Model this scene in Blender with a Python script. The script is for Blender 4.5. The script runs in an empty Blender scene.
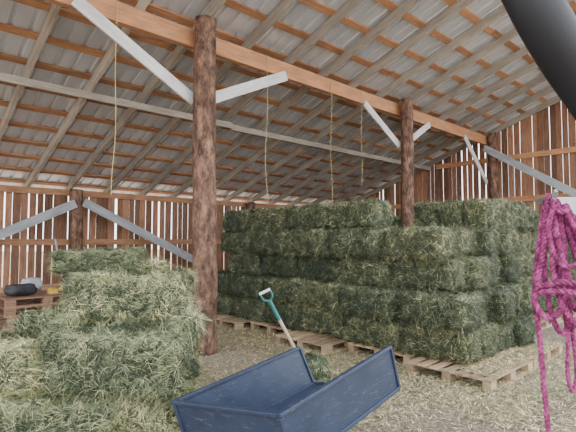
import bpy, math, random
from mathutils import Vector, Matrix, noise, Euler
random.seed(7)
R = random.random
def U(a,b): return a+(b-a)*random.random()
COL = bpy.context.scene.collection

# ---------------------------------------------------------------- materials
def new_mat(name):
    m = bpy.data.materials.new(name); m.use_nodes = True
    nt = m.node_tree; b = nt.nodes["Principled BSDF"]
    return m, nt, b
def ramp(nt, stops):
    r = nt.nodes.new("ShaderNodeValToRGB")
    while len(r.color_ramp.elements) < len(stops): r.color_ramp.elements.new(0.5)
    for e,(p,c) in zip(r.color_ramp.elements, stops):
        e.position = p; e.color = (c[0],c[1],c[2],1)
    return r
def mixc(nt, mode, fac, a, b):
    n = nt.nodes.new("ShaderNodeMix"); n.data_type='RGBA'; n.blend_type = mode
    def put(idx, v):
        if isinstance(v,(int,float)): n.inputs[idx].default_value = v
        elif isinstance(v,tuple): n.inputs[idx].default_value = (v[0],v[1],v[2],1)
        else: nt.links.new(v, n.inputs[idx])
    put(0,fac); put(6,a); put(7,b)
    return n.outputs[2]
def noise_tex(nt, vec, scale, detail=4, rough=.6):
    n = nt.nodes.new("ShaderNodeTexNoise"); n.inputs["Scale"].default_value = scale
    n.inputs["Detail"].default_value = detail; n.inputs["Roughness"].default_value = rough
    if vec is not None: nt.links.new(vec, n.inputs["Vector"])
    return n
def mapping(nt, vec, scale, rot=(0,0,0)):
    m = nt.nodes.new("ShaderNodeMapping"); m.inputs["Scale"].default_value = scale
    m.inputs["Rotation"].default_value = rot
    nt.links.new(vec, m.inputs["Vector"]); return m.outputs[0]
def bump(nt, b, h, strength, dist):
    n = nt.nodes.new("ShaderNodeBump"); n.inputs["Strength"].default_value = strength
    n.inputs["Distance"].default_value = dist
    nt.links.new(h, n.inputs["Height"]); nt.links.new(n.outputs[0], b.inputs["Normal"])

def wood_mat(name, c1, c2, c3, var=.35, rough=.8):
    m, nt, b = new_mat(name)
    tc = nt.nodes.new("ShaderNodeTexCoord")
    v = mapping(nt, tc.outputs["UV"], (1.2, 22, 1))
    n1 = noise_tex(nt, v, 2.0, 6, .65)
    r = ramp(nt, [(.28,c1),(.52,c2),(.75,c3)]); nt.links.new(n1.outputs[0], r.inputs[0])
    g = nt.nodes.new("ShaderNodeNewGeometry")
    rr = ramp(nt, [(0,(1-var,)*3),(1,(1+var*.5,)*3)])
    nt.links.new(g.outputs["Random Per Island"], rr.inputs[0])
    c = mixc(nt,'MULTIPLY',1.0, r.outputs[0], rr.outputs[0])
    n2 = noise_tex(nt, mapping(nt, tc.outputs["UV"], (1.5,4,1)), 1.5, 3)
    r2 = ramp(nt, [(.35,(.7,.7,.7)),(.6,(1,1,1))]); nt.links.new(n2.outputs[0], r2.inputs[0])
    c = mixc(nt,'MULTIPLY',.8, c, r2.outputs[0])
    nt.links.new(c, b.inputs["Base Color"]); b.inputs["Roughness"].default_value = rough
    bump(nt, b, n1.outputs[0], .35, .01)
    return m

def flat_mat(name, c, rough=.5, metal=0, nscale=20, amt=.15):
    m, nt, b = new_mat(name)
    tc = nt.nodes.new("ShaderNodeTexCoord")
    n = noise_tex(nt, tc.outputs["Object"], nscale, 5)
    r = ramp(nt, [(.3,tuple(x*(1-amt) for x in c)),(.7,tuple(x*(1+amt) for x in c))])
    nt.links.new(n.outputs[0], r.inputs[0]); nt.links.new(r.outputs[0], b.inputs["Base Color"])
    b.inputs["Roughness"].default_value = rough; b.inputs["Metallic"].default_value = metal
    return m

M_rafter = wood_mat("weathered_rafter_wood",(.28,.25,.20),(.47,.42,.35),(.60,.55,.47),.35)
M_purlin = wood_mat("purlin_wood",(.28,.13,.06),(.48,.25,.13),(.58,.34,.20),.35)
M_beam = wood_mat("fresh_timber",(.42,.19,.085),(.59,.29,.14),(.67,.38,.21),.1)
M_slat = wood_mat("barn_board_wood",(.18,.08,.045),(.37,.185,.105),(.52,.30,.18),.55)
M_white = wood_mat("whitewashed_board",(.62,.62,.62),(.80,.80,.79),(.88,.88,.87),.1)
M_grey = wood_mat("grey_board",(.30,.32,.34),(.45,.47,.49),(.58,.60,.61),.12)
M_pallet = wood_mat("pallet_wood",(.26,.18,.10),(.46,.33,.20),(.60,.45,.30),.4)
M_oldpal = wood_mat("old_pallet_wood",(.16,.08,.05),(.34,.19,.12),(.44,.27,.18),.35)
def steel_paint():
    m, nt, b = new_mat("blue_painted_steel")
    tc = nt.nodes.new("ShaderNodeTexCoord"); P=tc.outputs["Object"]
    n = noise_tex(nt, P, 5, 6,.65)
    r = ramp(nt, [(.3,(.018,.030,.060)),(.7,(.032,.048,.086))]); nt.links.new(n.outputs[0], r.inputs[0])
    n2 = noise_tex(nt, mapping(nt,P,(1,1,6)), 14, 8,.75)
    r2 = ramp(nt, [(.57,(0,0,0)),(.70,(1,1,1))]); nt.links.new(n2.outputs[0], r2.inputs[0])
    c = mixc(nt,'MIX',r2.outputs[0], r.outputs[0], (.15,.15,.15))
    nt.links.new(c,b.inputs["Base Color"]); b.inputs["Roughness"].default_value=.48; b.inputs["Metallic"].default_value=.15
    return m
M_blue = steel_paint()
M_dark = flat_mat("dark_painted_metal",(.011,.012,.015),.5,.1,5,.3)
M_rubber = flat_mat("black_rubber",(.015,.015,.015),.8)
M_steel = flat_mat("bare_steel",(.35,.35,.36),.35,.9)
M_twine = flat_mat("baling_twine",(.50,.42,.18),.8)
M_teal = flat_mat("teal_painted_handle",(.03,.17,.16),.4)
M_plastic = flat_mat("white_plastic",(.72,.74,.77),.4,0,10,.05)
M_handle = wood_mat("ash_handle",(.42,.31,.21),(.54,.42,.30),(.62,.50,.38),.05,.5)
M_sack = flat_mat("dark_sack",(.03,.03,.035),.6,0,8,.5)
M_sack2 = flat_mat("yellow_sack",(.65,.44,.08),.7,0,8,.3)

def rope_mat():
    m, nt, b = new_mat("pink_rope")
    tc = nt.nodes.new("ShaderNodeTexCoord")
    n = noise_tex(nt, tc.outputs["Object"], 55, 5,.75)
    r = ramp(nt, [(.34,(.055,.008,.030)),(.5,(.24,.024,.115)),(.68,(.46,.10,.27))])
    nt.links.new(n.outputs[0], r.inputs[0]); nt.links.new(r.outputs[0], b.inputs["Base Color"])
    b.inputs["Roughness"].default_value=.8
    n2 = noise_tex(nt, tc.outputs["Object"], 400, 2)
    bump(nt,b,n2.outputs[0],.5,.002)
    return m
M_rope = rope_mat()

def roof_mat():
    m, nt, b = new_mat("galvanised_roof_sheet")
    tc = nt.nodes.new("ShaderNodeTexCoord")
    n = noise_tex(nt, mapping(nt, tc.outputs["Object"], (3,.5,.5)), 1.2, 5)
    r = ramp(nt, [(.3,(.56,.60,.65)),(.7,(.78,.81,.85))])
    nt.links.new(n.outputs[0], r.inputs[0]); nt.links.new(r.outputs[0], b.inputs["Base Color"])
    b.inputs["Metallic"].default_value=.4; b.inputs["Roughness"].default_value=.34
    return m
M_roof = roof_mat()

def bark_mat():
    m, nt, b = new_mat("bark_log")
    tc = nt.nodes.new("ShaderNodeTexCoord")
    v = mapping(nt, tc.outputs["Object"], (6,6,2.6))
    n1 = noise_tex(nt, v, 2.0, 9, .72)
    r = ramp(nt, [(.34,(.04,.026,.02)),(.45,(.14,.075,.05)),(.56,(.27,.15,.095)),(.74,(.46,.30,.21))])
    nt.links.new(n1.outputs[0], r.inputs[0])
    n2 = noise_tex(nt, mapping(nt, tc.outputs["Object"], (3,3,1.6)), 1.5, 7,.7)
    r2 = ramp(nt, [(.40,(.38,.36,.36)),(.55,(1,1,1))]); nt.links.new(n2.outputs[0], r2.inputs[0])
    c = mixc(nt,'MULTIPLY',.9,r.outputs[0], r2.outputs[0])
    nt.links.new(c, b.inputs["Base Color"]); b.inputs["Roughness"].default_value=.85
    bump(nt,b,n1.outputs[0],.8,.03)
    return m
M_bark = bark_mat()

def clump(nt, P):
    # patches of darker/lighter hay (real colour variation of the crop)
    n = noise_tex(nt, P, 7, 4, .7)
    r = ramp(nt,[(.35,(.42,.47,.41)),(.5,(.90,.92,.86)),(.68,(1.5,1.42,1.22))]); nt.links.new(n.outputs[0],r.inputs[0])
    return r.outputs[0]
OIR=[(0,(.52,.60,.52)),(.5,(.88,.92,.82)),(1,(1.22,1.17,1.0))]
def hay_base_mat():
    m, nt, b = new_mat("hay_compressed")
    tc = nt.nodes.new("ShaderNodeTexCoord"); P = tc.outputs["Object"]
    a = noise_tex(nt, mapping(nt,P,(12,60,60),(0,.3,.4)), 1.6, 6,.7)
    c = noise_tex(nt, mapping(nt,P,(60,14,50),(.5,.2,0)), 1.4, 6,.7)
    mx = nt.nodes.new("ShaderNodeMath"); mx.operation='MAXIMUM'
    nt.links.new(a.outputs[0],mx.inputs[0]); nt.links.new(c.outputs[0],mx.inputs[1])
    r = ramp(nt, [(.47,(.020,.025,.016)),(.57,(.078,.092,.057)),(.68,(.20,.22,.145)),(.8,(.40,.39,.28))])
    nt.links.new(mx.outputs[0], r.inputs[0])
    col = mixc(nt,'MULTIPLY',1.0, r.outputs[0], clump(nt,P))
    oi = nt.nodes.new("ShaderNodeObjectInfo")
    rr = ramp(nt, OIR); nt.links.new(oi.outputs["Random"], rr.inputs[0])
    col = mixc(nt,'MULTIPLY',1.0, col, rr.outputs[0])
    nt.links.new(col,b.inputs["Base Color"]); b.inputs["Roughness"].default_value=.9
    bump(nt,b,mx.outputs[0],1.0,.03)
    return m
def hay_blade_mat(name, tint, cl=True):
    m, nt, b = new_mat(name)
    g = nt.nodes.new("ShaderNodeNewGeometry")
    T=lambda c: tuple(c[i]*tint[i] for i in range(3))
    r = ramp(nt, [(0,T((.035,.050,.028))),(.38,T((.100,.122,.074))),(.74,T((.245,.268,.178))),(.9,T((.43,.42,.30))),(1,T((.74,.66,.46)))])
    nt.links.new(g.outputs["Random Per Island"], r.inputs[0])
    col=r.outputs[0]
    if cl:
        tc = nt.nodes.new("ShaderNodeTexCoord")
        col = mixc(nt,'MULTIPLY',1.0, col, clump(nt,tc.outputs["Object"]))
    oi = nt.nodes.new("ShaderNodeObjectInfo")
    rr = ramp(nt, OIR); nt.links.new(oi.outputs["Random"], rr.inputs[0])
    col = mixc(nt,'MULTIPLY',1.0, col, rr.outputs[0])
    nt.links.new(col,b.inputs["Base Color"]); b.inputs["Roughness"].default_value=.7
    return m
M_hay = hay_base_mat()
M_blade = hay_blade_mat("hay_stems",(.95,.95,.95))
M_bladeN = hay_blade_mat("hay_stems_pale",(1.75,1.66,1.62))  # same stem colours scaled paler and slightly warmer, for pile, loose hay and flake
M_straw = hay_blade_mat("straw_litter",(2.3,1.95,1.9),False)

def ground_mat():
    m, nt, b = new_mat("dirt_and_chaff")
    tc = nt.nodes.new("ShaderNodeTexCoord"); P = tc.outputs["Object"]
    a = noise_tex(nt, P, .9, 6,.6)
    r = ramp(nt, [(.3,(.25,.195,.145)),(.5,(.37,.30,.235)),(.7,(.47,.40,.32))]); nt.links.new(a.outputs[0], r.inputs[0])
    c = noise_tex(nt, P, 30, 8,.8)
    r2 = ramp(nt, [(.40,(.22,.20,.19)),(.5,(.80,.79,.78)),(.62,(1.6,1.55,1.45))]); nt.links.new(c.outputs[0], r2.inputs[0])
    col = mixc(nt,'MULTIPLY',1.0,r.outputs[0],r2.outputs[0])
    nt.links.new(col,b.inputs["Base Color"]); b.inputs["Roughness"].default_value=.95
    bump(nt,b,c.outputs[0],.9,.04)
    return m
M_ground = ground_mat()

# ---------------------------------------------------------------- mesh builder
class MB:
    def __init__(s): s.v=[]; s.f=[]; s.uv=[]; s.mi=[]
    def board(s,p1,p2,w,t,up=(0,0,1),mi=0):
        p1=Vector(p1);p2=Vector(p2); d=(p2-p1); L=d.length; d.normalize()
        up=Vector(up); side=d.cross(up).normalized(); nrm=side.cross(d).normalized()
        o=len(s.v); ou=R()*20; ov=R()*20
        for e in (0,1):
            for a,b in ((-1,-1),(1,-1),(1,1),(-1,1)):
                s.v.append((p1 if e==0 else p2)+side*(a*t/2)+nrm*(b*w/2))
        def uvc(i):
            e=i//4; k=i%4; a=(-1,1,1,-1)[k]; b=(-1,-1,1,1)[k]
            return (ou+e*L, ov+b*w/2+a*t/2)
        for q in ((3,2,1,0),(4,5,6,7),(0,1,5,4),(1,2,6,5),(2,3,7,6),(3,0,4,7)):
            s.f.append([o+i for i in q]); s.uv += [uvc(i) for i in q]; s.mi.append(mi)
    def poly(s,pts,mi=0):
        o=len(s.v); s.v+= [Vector(p) for p in pts]
        s.f.append(list(range(o,o+len(pts)))); s.uv += [(p[0],p[1]) for p in pts]; s.mi.append(mi)
    def tube(s,p1,p2,r1,r2=None,n=14,mi=0,caps=True):
        r2=r1 if r2 is None else r2
        p1=Vector(p1);p2=Vector(p2); d=(p2-p1).normalized()
        a=d.orthogonal().normalized(); b=d.cross(a)
        o=len(s.v); L=(p2-p1).length
        for p,r in ((p1,r1),(p2,r2)):
            for i in range(n):
                t=2*math.pi*i/n; s.v.append(p+a*(math.cos(t)*r)+b*(math.sin(t)*r))
        for i in range(n):
            j=(i+1)%n; s.f.append([o+i,o+j,o+n+j,o+n+i]); s.uv+=[(0,i/n*.1),(0,(i+1)/n*.1),(L,(i+1)/n*.1),(L,i/n*.1)]; s.mi.append(mi)
        if caps:
            s.f.append([o+i for i in reversed(range(n))]); s.uv+=[(0,0)]*n; s.mi.append(mi)
            s.f.append([o+n+i for i in range(n)]); s.uv+=[(0,0)]*n; s.mi.append(mi)
    def sweep(s,pts,r,n=12,mi=0):
        pts=[Vector(p) for p in pts]; o=len(s.v); prev=None
        for k,p in enumerate(pts):
            d=(pts[min(k+1,len(pts)-1)]-pts[max(k-1,0)]).normalized()
            a=(d.orthogonal() if prev is None else prev-d*prev.dot(d)).normalized(); prev=a; b=d.cross(a)
            rr=r[k] if isinstance(r,list) else r
            for i in range(n):
                t=2*math.pi*i/n; s.v.append(p+a*(math.cos(t)*rr)+b*(math.sin(t)*rr))
        for k in range(len(pts)-1):
            for i in range(n):
                j=(i+1)%n; q=[o+k*n+i,o+k*n+j,o+(k+1)*n+j,o+(k+1)*n+i]
                s.f.append(q); s.uv+=[(k*.1,i*.01)]*4; s.mi.append(mi)
        s.f.append([o+i for i in reversed(range(n))]); s.uv+=[(0,0)]*n; s.mi.append(mi)
        e=o+(len(pts)-1)*n; s.f.append([e+i for i in range(n)]); s.uv+=[(0,0)]*n; s.mi.append(mi)
    def mesh(s,name,mats,smooth=False):
        me=bpy.data.meshes.new(name); me.from_pydata([tuple(v) for v in s.v],[],s.f)
        ul=me.uv_layers.new(name="UVMap")
        flat=[c for uv in s.uv for c in uv]; ul.data.foreach_set("uv",flat)
        for m in mats: me.materials.append(m)
        me.polygons.foreach_set("material_index",s.mi)
        if smooth: me.polygons.foreach_set("use_smooth",[True]*len(s.f))
        me.update(); return me
    def obj(s,name,mats,parent=None,smooth=False,bevel=0):
        ob=bpy.data.objects.new(name,s.mesh(name,mats,smooth)); COL.objects.link(ob)
        if parent: ob.parent=parent
        if bevel:
            b=ob.modifiers.new("bevel",'BEVEL'); b.width=bevel; b.segments=2; b.limit_method='ANGLE'
        return ob
def empty(name,loc=(0,0,0),rz=0):
    e=bpy.data.objects.new(name,None); COL.objects.link(e); e.location=loc; e.rotation_euler=(0,0,rz); return e
def catmull(P,n=10):
    P=[Vector(p) for p in P]; Q=[P[0]]+P+[P[-1]]; out=[]
    for i in range(1,len(Q)-2):
        a,b,c,d=Q[i-1],Q[i],Q[i+1],Q[i+2]
        for k in range(n):
            t=k/n
            out.append(.5*((2*b)+(c-a)*t+(2*a-5*b+4*c-d)*t*t+(-a+3*b-3*c+d)*t**3))
    out.append(P[-1]); return out

# ---------------------------------------------------------------- shell
X0,X1=-3.0,13.9; YB=5.80; YW=11.5; YF=1.4; T=.337
def zr(y): return 4.75-T*(y-YB)      # rafter underside
# ground
me=bpy.data.meshes.new("ground"); me.from_pydata([(-60,-60,0),(70,-60,0),(70,70,0),(-60,70,0)],[],[(0,1,2,3)])
me.materials.append(M_ground); g=bpy.data.objects.new("ground",me); COL.objects.link(g)

# roof sheet (ribbed)
upn=Vector((0,T,1)).normalized()
mb=MB(); prof=[]; x=X0-.3
while x<X1+.4:
    for dx,h in ((0,0),(.17,0),(.185,.03),(.23,.03)):
        prof.append((x+dx,h))
    x+=.245
ya,yb=YF-.3,YW+.65
ys=[ya+(yb-ya)*i/3 for i in range(4)]
o=0; vs=[];fs=[]
for y in ys:
    for (px,h) in prof: vs.append((px,y,zr(y)+.20+h))
n=len(prof)
for k in range(3):
    for i in range(n-1): fs.append((k*n+i,k*n+i+1,(k+1)*n+i+1,(k+1)*n+i))
me=bpy.data.meshes.new("roof_sheet"); me.from_pydata(vs,[],fs); me.materials.append(M_roof)
roof=empty("ceiling")
ob=bpy.data.objects.new("metal_roof_sheet",me); COL.objects.link(ob); ob.parent=roof
sm=ob.modifiers.new("s",'SOLIDIFY'); sm.thickness=.003; sm.offset=1
# rafters
mb=MB(); x=X0+.06
RS=.93
while x<X1:
    xx=x+U(-.02,.02)
    mb.board((xx,YF-.2,zr(YF-.2)+.08),(xx,YW+.5,zr(YW+.5)+.08),.155,.06,(0,0,1))
    x+=RS
mb.obj("rafters",[M_rafter],roof)
mb=MB(); y=YF-.15
while y<YW+.6:
    xa=X0-.2
    while xa<X1+.2:
        xb=min(xa+U(3,4.6),X1+.25)
        mb.board((xa,y+U(-.015,.015),zr(y)+.178),(xb-.005,y+U(-.015,.015),zr(y)+.178),.038,.12,upn)
        xa=xb
    y+=.58
mb.obj("purlins",[M_purlin],roof)
# mid support beam
mb=MB(); ym=7.75
mb.board((X0,ym,zr(ym)-.06),(5.6,ym,zr(ym)-.06),.12,.05)
mb.board((5.6,ym+.05,zr(ym+.05)-.06),(X1,ym+.05,zr(ym+.05)-.06),.12,.05)
mb.board((X0,YF+.1,zr(YF+.1)-.12),(X1,YF+.1,zr(YF+.1)-.12),.24,.1)
mb.obj("rafter_ties",[M_rafter],roof)

# main beam
mb=MB()
mb.board((X0,YB,4.61),(X1,YB,4.61),.27,.10)
mb.obj("main_beam",[M_beam],None,bevel=.006)
# log posts
def log_post(name,x,y,r,h,seed):
    vs=[];fs=[];ns=30;nh=int(h/.07)
    for k in range(nh+1):
        z=h*k/nh; cx=.02*math.sin(z*1.1+seed); cy=.02*math.cos(z*.9+seed)
        for i in range(ns):
            t=2*math.pi*i/ns; d=Vector((math.cos(t),math.sin(t),0))
            q=Vector((d.x*1.5+seed,d.y*1.5,z*1.4)); q2=Vector((d.x*5+seed,d.y*5,z*2.5))
            rr=r*(1.04-.10*z/h)*(1+.08*noise.noise(q)+.07*noise.noise(q2))
            vs.append((cx+d.x*rr,cy+d.y*rr,z))
    for k in range(nh):
        for i in range(ns):
            j=(i+1)%ns; fs.append((k*ns+i,k*ns+j,(k+1)*ns+j,(k+1)*ns+i))
    fs.append(tuple(reversed(range(ns)))); fs.append(tuple(nh*ns+i for i in range(ns)))
    me=bpy.data.meshes.new(name); me.from_pydata(vs,[],fs); me.materials.append(M_bark)
    for p in me.polygons: p.use_smooth=len(p.vertices)==4
    ob=bpy.data.objects.new(name,me); COL.objects.link(ob); ob.location=(x,y,0); return ob
PX=[-1.8,3.52,8.9,13.6]
log_post("log_post",PX[1],5.54,.168,4.84,1.3)
log_post("log_post",PX[2],5.57,.145,4.80,4.7)
log_post("log_post",PX[3],5.57,.14,4.80,8.1)
log_post("log_post",PX[0],5.57,.15,4.78,11.)
log_post("log_post",3.62,YW-.22,.15,2.80,14.)
log_post("log_post",8.9,YW-.22,.14,2.80,17.)
log_post("log_post",-1.8,YW-.22,.14,2.80,19.)
log_post("log_post",13.6,YF+.1,.15,5.95,23.)
log_post("log_post",-2.8,YF+.1,.15,5.95,25.)
# knee braces
def brace(p1,p2,m=M_white,w=.13,t=.035,up=(0,0,1)):
    mb=MB(); mb.board(p1,p2,w,t,up); return mb.obj("knee_brace",[m],None,bevel=.003)
brace((3.60,5.73,3.68),(5.30,5.73,4.50),w=.17); brace((3.44,5.73,3.66),(1.75,5.73,4.56),w=.17)
brace((8.85,5.73,3.75),(7.55,5.73,4.48),w=.15); brace((8.95,5.73,3.75),(10.2,5.73,4.5),w=.15)
brace((13.5,5.73,3.3),(12.1,5.73,4.5),w=.15)
brace((13.40,5.75,4.35),(13.40,3.3,2.72),M_grey,.2)
yy=YW-.40
brace((3.72,yy,2.50),(7.1,yy,.86),M_grey,.2); brace((3.54,yy,2.46),(-.2,yy,.6),M_grey,.2)

# slatted walls
def slat_wall(name,axis,c,a,b,topf,gap=(.006,.026)):
    mb=MB(); p=a
    while p<b:
        w=U(.12,.18); q=p+w/2
        zt=topf(q)+U(-.03,.0)
        if axis=='x': mb.board((q,c+U(-.006,.006),0.02),(q+U(-.01,.01),c,zt),w,.022,(1,0,0))
        else: mb.board((c+U(-.006,.006),q,0.02),(c,q+U(-.01,.01),zt),w,.022,(0,1,0))
        p+=w+U(*gap)+(U(.015,.04) if R()<.12 else 0)
    return mb.obj(name,[M_slat],None)
wb=slat_wall("wall_back",'x',YW+.06,X0,X1,lambda q:2.80)
we=slat_wall("wall_right",'y',X1+.06,YF,YW,lambda q:zr(q)+.14,(.004,.016))
mb=MB()
mb.board((X0,YW,2.735),(X1,YW,2.735),.15,.05)
mb.board((X0,YW,1.55),(X1,YW,1.55),.14,.045)
mb.board((X0,YW,.5),(X1,YW,.5),.14,.045)
mb.obj("wall_rails_back",[M_purlin],wb)
mb=MB()
for z in (.5,1.6,2.8,4.05): mb.board((X1,YF,z),(X1,min(YW,YB+(4.75-z)/T-.3),z),.15,.045)
mb.obj("wall_rails_right",[M_beam],we)

# ---------------------------------------------------------------- hay bales
def bale_mesh(name,L,W,H,nb,seed,step=.03,r=.05,bw=.0016,amp=1.0,stems=None,ln=(.035,.12)):
    h=Vector((L/2,W/2,H/2)); nx,ny,nz=[max(3,int(s/step)) for s in (L,W,H)]
    N=(nx,ny,nz); idx={}; vs=[]; fs=[]
    off=Vector((seed*3.1,seed*1.7,seed*5.3))
    def shape(p):
        inner=Vector([max(-(h[i]-r),min(h[i]-r,p[i])) for i in range(3)])
        d=p-inner
        d=d.normalized() if d.length>1e-6 else Vector((0,0,1))
        s=inner+d*r
        a=amp*(.030*noise.noise(s*4+off)+.024*noise.noise(s*13+off)+.014*noise.noise(s*34+off))-.006*amp
        fl=(s.x+.018*noise.noise(s*9+off))/.105
        fr=abs(fl-round(fl))
        if fr<.13 and abs(d.x)<.6: a-=.014*(1-fr/.13)
        for sy in (-.11,.11):
            if abs(s.y-sy*W/.46)<.03 and abs(d.y)<.5: a-=.016*(1-abs(s.y-sy*W/.46)/.03)
        return s+d*a, d
    def vert(i,j,k):
        key=(i,j,k)
        if key in idx: return idx[key]
        p=Vector((-h.x+L*i/nx,-h.y+W*j/ny,-h.z+H*k/nz))
        vs.append(shape(p)[0]); idx[key]=len(vs)-1; return idx[key]
    for ax in range(3):
        b,c=(ax+1)%3,(ax+2)%3
        for side in (0,1):
            for i in range(N[b]):
                for j in range(N[c]):
                    q=[]
                    for di,dj in ((0,0),(1,0),(1,1),(0,1)):
                        t=[0,0,0]; t[ax]=N[ax]*side; t[b]=i+di; t[c]=j+dj; q.append(vert(*t))
                    fs.append(q if side else q[::-1])
    mi=[0]*len(fs)
    rnd=random.Random(seed); areas=[W*H,L*H,L*W]; tot=sum(areas)
    for _ in range(nb):
        x=rnd.random()*tot; ax=0
        while x>areas[ax]: x-=areas[ax]; ax+=1
        p=Vector([(rnd.random()-.5)*2*h[i] for i in range(3)]); sd=rnd.choice((-1,1)); p[ax]=sd*h[ax]
        edge=rnd.random()<.22
        if edge:
            b=(ax+1)%3; p[b]=rnd.choice((-1,1))*h[b]*.97
        s,d=shape(p)
        # locally coherent stem direction with scatter
        cn=Vector((noise.noise(s*5+off),noise.noise(s*5+off+Vector((9,0,0))),noise.noise(s*5+off+Vector((0,9,0)))))*2.2
        ta=Vector([rnd.gauss(0,1) for _ in range(3)])+cn
        if ax!=0: ta.x*=1.5
        ta=(ta-d*ta.dot(d)).normalized()
        l=rnd.uniform(*ln)*(1.7 if rnd.random()<.08 else 1); tilt=rnd.uniform(.0,.35) if rnd.random()<.82 else rnd.uniform(.4,1.2)
        u=(ta*math.cos(tilt)+d*math.sin(tilt)); wv=d.cross(ta).normalized()*bw*rnd.uniform(.5,1.5)
        s=s-d*.006; m=s+u*l*.55; droop=Vector((rnd.gauss(0,.15),rnd.gauss(0,.15),-.16))*l - d*l*.12
        e=s+u*l+droop
        o=len(vs); vs+=[s-wv,s+wv,m+wv,m-wv,e]
        fs.append([o,o+1,o+2,o+3]); fs.append([o+3,o+2,o+4]); mi+=[1,1]
    me=bpy.data.meshes.new(name); me.from_pydata([tuple(v) for v in vs],[],fs)
    me.materials.append(M_hay); me.materials.append(stems or M_blade); me.materials.append(M_twine)
    me.polygons.foreach_set("material_index",mi)
    me.polygons.foreach_set("use_smooth",[m==0 for m in mi]); me.update(); return me
LB,WB,HB=.93,.46,.405
FAR=[bale_mesh("stack_bale_%d"%i,LB-.01,WB-.01,HB-.012,7500,i+1,bw=.0018,amp=1.5,r=.075) for i in range(6)]
NEAR=[bale_mesh("near_bale_%d"%i,1.0,.47,.42,36000,20+i,step=.02,bw=.0010,amp=1.7,r=.08,stems=M_bladeN,ln=(.03,.11)) for i in range(4)]
def put(me,name,loc,rz,scale=(1,1,1),parent=None,rx=0,ry=0):
    ob=bpy.data.objects.new(name,me); COL.objects.link(ob); ob.location=loc
    ob.rotation_euler=(rx,ry,rz); ob.scale=scale
    if parent: ob.parent=parent
    return ob
stack=empty("hay_bale_stack"); Z0=.14
posts=[(8.9,5.57),(13.6,5.57),(3.52,5.57)]
def sb(x,y,z,along,j=.03,sz=1):
    for (a,b) in posts:
        dx,dy=(LB/2,WB/2) if along=='x' else (WB/2,LB/2)
        if abs(a-x)<dx+.19 and abs(b-y)<dy+.19: return
    rz=(0 if along=='x' else math.pi/2)+(math.pi if R()<.5 else 0)+U(-.07,.07)
    put(random.choice(FAR),"bale",(x+U(-j,j),y+U(-j*.5,j*.5),z+HB*sz/2+U(0,.008)),rz,(1,1,sz),stack,U(-.03,.03),U(-.035,.035))
# block A : long sides along Y on the left face
YS=[2.40,2.38,2.66,2.72,3.74]; XS=[5.12,5.04,5.28,5.08,5.14]
for L in range(4):
    z=Z0+L*HB
    for cx in range(5):
        x=XS[L]+WB*(cx+.5)+cx*.01
        y=YS[L]+(0 if cx==0 else U(-.10,.16)); n=0
        while y<7.3:
            edge = cx==0 or n==0 or L==3 or y>6.4 or cx==4
            xo = -.08 if (L<2 and cx==0 and n<2) else 0
            if edge and not (L==3 and cx in (1,2) and n==0): sb(x+xo,y+LB/2,z,'y',.05)
            elif edge: sb(x+xo,y+.28+LB/2,z,'y',.03)
            y+=LB+.01; n+=1
z=Z0+4*HB
y=YS[4]
while y<7.0: sb(XS[4]+WB/2,y+LB/2,z,'y'); y+=LB+.01
for cx in range(1,3):
    y=5.1
    while y<7.0: sb(XS[4]+WB*(cx+.5)+.01,y+LB/2,z,'y'); y+=LB+.01
# group on top, right
for cy in range(3):
    for cx in range(2):
        sb(7.08+LB*(cx+.5),2.98+WB*(cy+.5)+.02*cx,z,'x',.03,1.25)
# block B further right
for L in range(5):
    z=Z0+L*HB
    y=3.10+ (.06 if L%2 else 0); n=0
    while y<7.4:
        x=(7.62 if L<4 else 9.05)
        k=0
        while x<12.6:
            if n==0 or k==0 or L>=3: sb(x+LB/2,y+WB/2,z,'x')
            x+=LB+.02; k+=1
        y+=WB+.01; n+=1

# left foreground pile
A43=-math.radians(43)
def near(i,x,y,z0,h,rz,sx=1,sy=1,rx=0,ry=0):
    return put(NEAR[i%4],"hay_bale",(x,y,z0+h/2),rz,(sx,sy,h/.42),None,rx,ry)
near(0,1.02,3.50,.135,.40,A43+.03)
near(1,1.67,3.20,.135,.40,A43+math.pi/2+.04,.85,.84)
near(2,1.36,3.86,.135,.40,A43)
near(3,1.35,3.19,.545,.44,A43-.06,.98)
near(2,.60,3.88,.545,.375,A43+.10,1,1,0,.03)
near(0,1.64,3.60,.545,.44,A43+math.pi,.94)
near(1,1.52,3.38,.995,.36,A43+.08,.88,1.02,0,.03)
near(3,1.38,3.68,1.355,.17,A43+.12,.64,.9,0,-.03)
# loose hay shaken out over the heap
def loose(name,loc,L,W,H,seed,rz,nb):
    me=bale_mesh(name,L,W,H,nb,seed,step=.02,r=min(L,W,H)*.49,bw=.0012,amp=2.0,stems=M_bladeN,ln=(.04,.15))
    return put(me,"loose_hay",loc,rz)
loose("loose_a",(1.02,3.62,1.00),.40,.28,.10,71,A43-.1,4500)
loose("loose_b",(1.73,2.98,1.01),.18,.24,.11,72,A43+.4,2600)
loose("loose_c",(1.62,3.46,1.375),.30,.26,.08,73,A43,3200)

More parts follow.
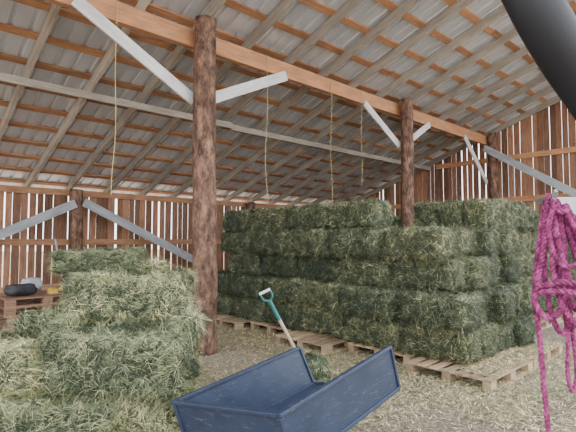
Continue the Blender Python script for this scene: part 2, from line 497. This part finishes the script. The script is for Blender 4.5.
# ---------------------------------------------------------------- pallets
def pallet(mb,x,y,z,ang=0,Lx=1.2,Ly=1.02,mi=0):
    c,s=math.cos(ang),math.sin(ang)
    def P(a,b,h): return (x+a*c-b*s,y+a*s+b*c,z+h)
    up=(0,0,1)
    for b in (-Ly/2+.05,0,Ly/2-.05):
        for a in (-Lx/2+.07,0,Lx/2-.07):
            mb.board(P(a-.07,b,.065),P(a+.07,b,.065),.088,.09,up,mi)
        mb.board(P(-Lx/2,b,.010),P(Lx/2,b,.010),.019,.095,up,mi)
    for a in (-Lx/2+.07,0,Lx/2-.07):
        mb.board(P(a,-Ly/2,.115),P(a,Ly/2,.115),.010,.12,up,mi)
    k=7
    for i in range(k):
        b=-Ly/2+.045+(Ly-.09)*i/(k-1)
        mb.board(P(-Lx/2,b,.128),P(Lx/2,b,.128),.018,.09,up,mi)
for (x,y,a) in ((5.40,2.55,.0),(6.66,2.57,.02),(5.66,3.66,-.02),(5.28,4.80,.05),(5.66,5.90,-.01),(5.42,7.0,.02),
                (7.9,3.35,0),(9.15,3.35,0),(10.4,3.35,0),(11.65,3.35,0),(12.9,3.35,0),(6.88,3.68,0)):
    mb=MB(); pallet(mb,0,0,0,0); ob=mb.obj("wooden_pallet",[M_pallet]); ob.location=(x,y,0); ob.rotation_euler=(0,0,a)
mb=MB(); pallet(mb,0,0,0); ob=mb.obj("wooden_pallet",[M_oldpal]); ob.location=(1.38,3.47,0); ob.rotation_euler=(0,0,A43)
ps=empty("pallet_stack",(2.15,8.55,0),0.1)
for i in range(5):
    mb=MB(); pallet(mb,U(-.03,.03),U(-.03,.03),i*.138,U(-.05,.05)); mb.obj("stacked_pallet",[M_oldpal],ps)
def lump(name,loc,size,mat,seed,rz=0):
    import bmesh
    bm=bmesh.new(); bmesh.ops.create_cube(bm,size=2); bmesh.ops.subdivide_edges(bm,edges=bm.edges,cuts=7,use_grid_fill=True)
    for v in bm.verts:
        p=v.co; q=Vector([math.copysign(abs(c)**.9,c) for c in p]); l=q.length
        q=q/(l**.55)
        n1=1+.16*noise.noise(q*1.6+Vector((seed,0,0)))+.06*noise.noise(q*5+Vector((seed,3,0)))
        v.co=Vector((q.x*size[0],q.y*size[1],q.z*size[2]))*n1*.8
    me=bpy.data.meshes.new(name); bm.to_mesh(me); bm.free(); me.materials.append(mat)
    for p in me.polygons: p.use_smooth=True
    zmin=min(v.co.z for v in me.vertices)
    ob=bpy.data.objects.new(name,me); COL.objects.link(ob); ob.location=(loc[0],loc[1],loc[2]-zmin); ob.rotation_euler=(0,0,rz); return ob
lump("feed_sack",(1.85,8.35,.695),(.28,.20,.12),M_sack,2,.3)
lump("feed_sack",(2.58,8.45,.695),(.13,.20,.08),M_sack2,5,.1)
lump("feed_sack",(2.12,8.85,.695),(.2,.16,.15),M_grey,7,.1)
lump("feed_sack",(3.02,9.6,.0),(.24,.22,.60),M_sack,9,.4)
# spool of yellow cord on the pallets
mb=MB(); mb.tube((0,0,0),(0,0,.015),.12,n=24,mi=1); mb.tube((0,0,.015),(0,0,.12),.075,n=24,mi=0); mb.tube((0,0,.12),(0,0,.135),.12,n=24,mi=1)
for k in range(6): mb.sweep([(.078*math.cos(t),.078*math.sin(t),.025+k*.016) for t in [2*math.pi*i/24 for i in range(25)]],.008,6,0)
ob=mb.obj("cord_spool",[M_sack2,M_oldpal]); ob.location=(2.30,8.25,.695)

# pitchfork leaning at the back
mb=MB(); mb.tube((3.05,10.0,.35),(2.86,10.2,1.62),.018,mi=0); mb.board((2.95,10.0,.35),(3.17,10.0,.35),.02,.02,mi=1)
for i in range(4):
    xx=2.97+.06*i; mb.sweep(catmull([(xx,10.0,.35),(xx,9.95,.2),(xx,9.93,.0)],4),.006,6,1)
mb.obj("pitchfork",[M_grey,M_steel])

# ---------------------------------------------------------------- blue cart
A=Vector((1.53,1.70,.73));B=Vector((1.41,2.53,.61));C=Vector((2.60,1.78,.88))
D=B+(C-A)+Vector((0.03,-.05,-.005))
ex=(C-A).normalized(); nn=(C-A).cross(B-A).normalized(); ey=nn.cross(ex)
H=.30
cart=empty("utility_cart")
def down(p,inx,iny): return p-nn*H+ex*inx+ey*iny
A2=down(A,.03,.03);B2=down(B,.03,-.03);C2=down(C,.05,.03);D2=down(D,.05,-.03)
def panel(name,pts,th=.006):
    me=bpy.data.meshes.new(name); me.from_pydata([tuple(p) for p in pts],[],[tuple(range(len(pts)))]); me.materials.append(M_blue)
    ob=bpy.data.objects.new(name,me); COL.objects.link(ob); ob.parent=cart
    s=ob.modifiers.new("s",'SOLIDIFY'); s.thickness=th; s.offset=0
panel("tub_floor",[A2,C2,D2,B2]); panel("tub_near_end",[A,A2,B2,B]); panel("tub_side_1",[A,C,C2,A2]); panel("tub_side_2",[B,B2,D2,D])
mb=MB()
mb.board(A-ex*.012,C,.022,.034,nn); mb.board(B-ex*.012,D,.022,.034,nn); mb.board(A+ey*.01,B-ey*.01,.022,.034,nn)
mb.board(A+nn*-.01-ex*.006-ey*.006,A2,.03,.03,ex); mb.board(B,B2,.03,.03,ex); mb.board(C,C2,.022,.03,ex); mb.board(D,D2,.022,.03,ex)
mb.board(A2,C2,.025,.03,nn); mb.board(B2,D2,.025,.03,nn); mb.board(C2,D2,.025,.03,nn)
mb.obj("tub_rim",[M_blue],cart,bevel=.004)
mb=MB(); cx=2.1
cm=(A2+B2+C2+D2)/4
mb.tube((cx,1.86,.17),(cx,2.46,.17),.014,mi=0)
mb.board((cx,1.98,.17),(cx-.02,2.0,cm.z-.035),.04,.03,(1,0,0),0); mb.board((cx,2.34,.17),(cx-.02,2.32,cm.z-.06),.04,.03,(1,0,0),0)
mb.sweep([(1.60,2.12,.345),(1.3,2.12,.26),(.75,2.15,.05),(.6,2.16,.03)],.016,8,0)
mb.board((.6,2.0,.03),(.6,2.32,.03),.03,.03,(0,0,1),0)
mb.obj("cart_frame",[M_dark],cart)
for y in (1.88,2.44):
    mb=MB()
    ring=[(cx+.135*math.cos(t),y,.17+.135*math.sin(t)) for t in [2*math.pi*i/24 for i in range(25)]]
    mb.sweep(ring,.033,10,0); mb.tube((cx,y-.02,.17),(cx,y+.02,.17),.10,n=20,mi=1); mb.tube((cx,y-.035,.17),(cx,y+.035,.17),.03,n=14,mi=1)
    mb.obj("cart_wheel",[M_rubber,M_steel],cart,smooth=False)

# shovel
p0=Vector((2.71,3.22,1.12)); p1=Vector((3.22,3.11,.22)); d=(p0-p1).normalized(); s=d.cross(Vector((.73,.68,0))).normalized()
fw=s.cross(d)
mb=MB()
mid=p1.lerp(p0,.70); gr=p0-d*.10
mb.tube(p1,mid,.017,mi=1); mb.tube(mid,gr,.018,mi=0)
mb.sweep(catmull([gr,gr+d*.03+s*.045,p0+s*.05],5),.010,8,0); mb.sweep(catmull([gr,gr+d*.03-s*.045,p0-s*.05],5),.010,8,0)
mb.tube(p0-s*.055,p0+s*.055,.014,mi=3)
mb.tube(p1+d*.12,p1-d*.02,.018,.02,mi=2)
bw=[(0,.02),(.03,.10),(.14,.11),(.21,.07),(.235,.0)]
for i in range(4):
    (a,w1),(b,w2)=bw[i],bw[i+1]
    q=[p1-d*a-s*w1,p1-d*a+s*w1,p1-d*b+s*max(w2,.003),p1-d*b-s*max(w2,.003)]
    q2=[x+fw*.003 for x in q]
    mb.poly(q,2); mb.poly(q2[::-1],2)
mb.obj("shovel",[M_teal,M_handle,M_steel,M_plastic])
# loose flake of hay beside it
put(bale_mesh("flake",.36,.30,.34,6000,55,step=.025,bw=.0014,amp=1.6,r=.09,stems=M_bladeN),"hay_flake",(3.52,3.38,.175),.5)

# ---------------------------------------------------------------- twine
for (x,z) in ((2.28,2.17),(4.86,2.18),(6.50,2.25),(7.45,2.7)):
    mb=MB(); pts=[]
    for i in range(40):
        t=i/39; zz=4.75+(z-4.75)*t
        pts.append((x+.03*math.sin(t*9+x)*t,YB-.065-.01*math.sin(t*7),zz))
    mb.sweep(pts,.0048,6,0)
    mb.tube((x,YB-.08,4.465),(x,YB+.07,4.465),.005,n=6); mb.tube((x,YB+.065,4.465),(x,YB+.065,4.75),.005,n=6)
    mb.obj("baling_twine",[M_twine])

# ---------------------------------------------------------------- right hand post with ropes
tp=empty("hitching_post",(1.235,.39,0),-math.radians(43))   # local x right, y away
mb=MB(); mb.board((.26,.03,0),(.26,.03,2.75),.14,.14,(0,1,0)); mb.obj("post",[M_slat],tp,bevel=.01)
mb=MB(); mb.board((.025,.02,1.685),(.20,.02,1.685),.045,.05); mb.tube((0,.02,1.70),(.05,.02,1.70),.006,mi=1); mb.tube((0,.025,1.70),(0,-.06,1.70),.006,mi=1); mb.tube((0,-.055,1.70),(-.0,-.065,1.72),.006,mi=1)
mb.obj("bracket",[M_plastic,M_steel],tp,bevel=.004)
mb=MB(); mb.sweep(catmull([(.30,-.05,1.56),(.17,-.10,1.755),(.065,-.14,1.885),(-.035,-.17,2.00),(-.115,-.19,2.12),(-.165,-.19,2.26),(-.13,-.17,2.42),(.02,-.10,2.55),(.20,-.02,2.62)],10),.052,20)
mb.obj("bent_pipe",[M_dark],tp,smooth=True)

ropes=empty("lead_rope",(1.235,.39,0),-math.radians(43))
def rope(pts,r=.0076,pitch=.034):
    P=catmull(pts,14); out=[P[0]]
    for a,b in zip(P,P[1:]):
        L=(b-a).length; k=max(1,int(L/.004))
        for i in range(1,k+1): out.append(a.lerp(b,i/k))
    mb=MB(); prev=None; frames=[]
    s=0
    for k,p in enumerate(out):
        dd=(out[min(k+1,len(out)-1)]-out[max(k-1,0)])
        dd=dd.normalized() if dd.length>1e-9 else Vector((0,0,-1))
        a=(dd.orthogonal() if prev is None else prev-dd*prev.dot(dd)).normalized(); prev=a
        frames.append((p,a,dd.cross(a),s))
        if k<len(out)-1: s+=(out[k+1]-p).length
    for st in range(3):
        pts2=[p+(a*math.cos(2*math.pi*(s/pitch+st/3))+b*math.sin(2*math.pi*(s/pitch+st/3)))*r*.55 for (p,a,b,s) in frames]
        mb.sweep(pts2,r*.54,7)
    mb.obj("rope_strand",[M_rope],ropes,smooth=True)
def px(u,v,y=0):   # local coordinates on the hanging plane, metres
    return ((u-548)*.00244, y, 1.60-(v-240)*.00244)
rope([px(549,194,-.03),px(545,215,-.035),px(541,255,-.03),px(534,285,-.03),px(531,303,-.035),px(541,316,-.05),px(553,300,-.06),px(556,250,-.055),px(552,200,-.045)])
rope([px(551,194,-.03),px(550,225,-.04),px(548,270,-.045),px(553,305,-.06),px(570,325,-.06),px(580,300,-.05),px(570,250,-.04),px(556,200,-.03)])
rope([px(547,196,-.05),px(549,240,-.06),px(558,285,-.075),px(572,310,-.08),px(588,296,-.07),px(580,255,-.06),px(560,205,-.05)])
rope([px(550,200,-.01),px(543,240,-.01),px(537,290,-.01),px(538,340,-.02),px(541,390,-.02),px(544,440,-.02),px(546,520,-.02),px(546,560,-.02)],.0064)
rope([px(553,200,-.02),px(556,260,-.02),px(563,330,-.03),px(562,370,-.03),px(566,388,-.03),px(571,372,-.03),px(568,330,-.03),px(562,270,-.02),px(556,210,-.02)],.0052)
rope([px(545,205,-.07),px(538,232,-.07),px(545,262,-.08),px(560,262,-.09),px(566,240,-.08),px(556,215,-.07)],.006)
rope([px(548,198,-.02),px(553,235,-.02),px(560,275,-.02),px(566,300,-.03),px(580,312,-.03),px(590,280,-.02),px(572,225,-.02),px(558,200,-.02)],.0068)
rope([px(549,196,-.025),px(546,240,-.02),px(545,280,-.02),px(550,320,-.03),px(560,332,-.03),px(566,310,-.03),px(560,250,-.02),px(553,200,-.02)],.0068)
rope([px(536,286,-.03),px(545,280,-.085),px(560,282,-.10),px(578,288,-.09),px(585,294,-.05)],.0075)
rope([px(536,292,-.03),px(545,288,-.09),px(560,291,-.105),px(577,297,-.095),px(585,300,-.05)],.0075)
rope([px(545,207,-.02),px(549,212,-.07),px(556,212,-.07),px(560,207,-.02)],.0075)

# ---------------------------------------------------------------- straw litter
rnd=random.Random(3); vs=[];fs=[]
def litter(n,f,zmax=.012,l=(.03,.12)):
    for _ in range(n):
        x,y=f(); a=rnd.uniform(0,math.pi*2); L=rnd.uniform(*l); w=rnd.uniform(.0012,.003)
        z=rnd.uniform(.003,zmax); dx,dy=math.cos(a)*L/2,math.sin(a)*L/2; wx,wy=-math.sin(a)*w,math.cos(a)*w
        z2=z+rnd.uniform(-.002,.02); z3=max(.002,z+rnd.uniform(-.002,.012))
        o=len(vs)
        vs.extend([(x-dx-wx,y-dy-wy,z),(x-dx+wx,y-dy+wy,z),(x+wx,y+wy,z2),(x-wx,y-wy,z2),(x+dx,y+dy,z3)])
        fs.append((o,o+1,o+2,o+3)); fs.append((o+3,o+2,o+4))
litter(38000,lambda:(rnd.uniform(.3,8.5),rnd.uniform(-.5,9)))
litter(16000,lambda:(4.6+rnd.gauss(0,.4),rnd.uniform(1.6,7.6)),.03)
litter(9000,lambda:(rnd.uniform(4.0,7.6),1.8+rnd.gauss(0,.4)),.03)
litter(9000,lambda:(rnd.gauss(3.5,.4),rnd.gauss(3.3,.5)),.05)
litter(7000,lambda:(rnd.gauss(2.2,.6),rnd.gauss(4.2,.6)),.04)
me=bpy.data.meshes.new("straw_litter"); me.from_pydata(vs,[],fs); me.materials.append(M_straw)
COL.objects.link(bpy.data.objects.new("straw_litter",me))
vs=[];fs=[]
litter(2500,lambda:(rnd.uniform(4.9,7.2),rnd.uniform(2.06,2.45)),.01)
vs=[(a,b,c+.138) for a,b,c in vs]
me=bpy.data.meshes.new("chaff"); me.from_pydata(vs,[],fs); me.materials.append(M_straw)
ob=bpy.data.objects.new("chaff",me); COL.objects.link(ob); ob.parent=stack

# ---------------------------------------------------------------- light
w=bpy.data.worlds.new("sky"); bpy.context.scene.world=w; w.use_nodes=True
nt=w.node_tree; bg=nt.nodes["Background"]
tc=nt.nodes.new("ShaderNodeTexCoord"); sx=nt.nodes.new("ShaderNodeSeparateXYZ"); nt.links.new(tc.outputs["Generated"],sx.inputs[0])
r=ramp(nt,[(0,(.87,.91,.97)),(.5,(.92,.95,1.0)),(1,(.76,.84,1.0))]); nt.links.new(sx.outputs[2],r.inputs[0])
nt.links.new(r.outputs[0],bg.inputs[0]); bg.inputs[1].default_value=4.8
sd=bpy.data.lights.new("sun",'SUN'); sd.energy=9.5; sd.angle=.05; sd.color=(1,.95,.88)
so=bpy.data.objects.new("sun",sd); COL.objects.link(so)
so.rotation_euler=Vector((-.20,-.35,-.92)).to_track_quat('-Z','Y').to_euler()

# ---------------------------------------------------------------- camera
cd=bpy.data.cameras.new("camera"); cd.lens=28.1; cd.sensor_width=36; cd.clip_start=.05
co=bpy.data.objects.new("camera",cd); COL.objects.link(co)
co.location=(0,0,1.6)
fwd=Vector((.682,.731,math.tan(math.radians(3.05))))
co.rotation_euler=fwd.to_track_quat('-Z','Y').to_euler()
bpy.context.scene.camera=co
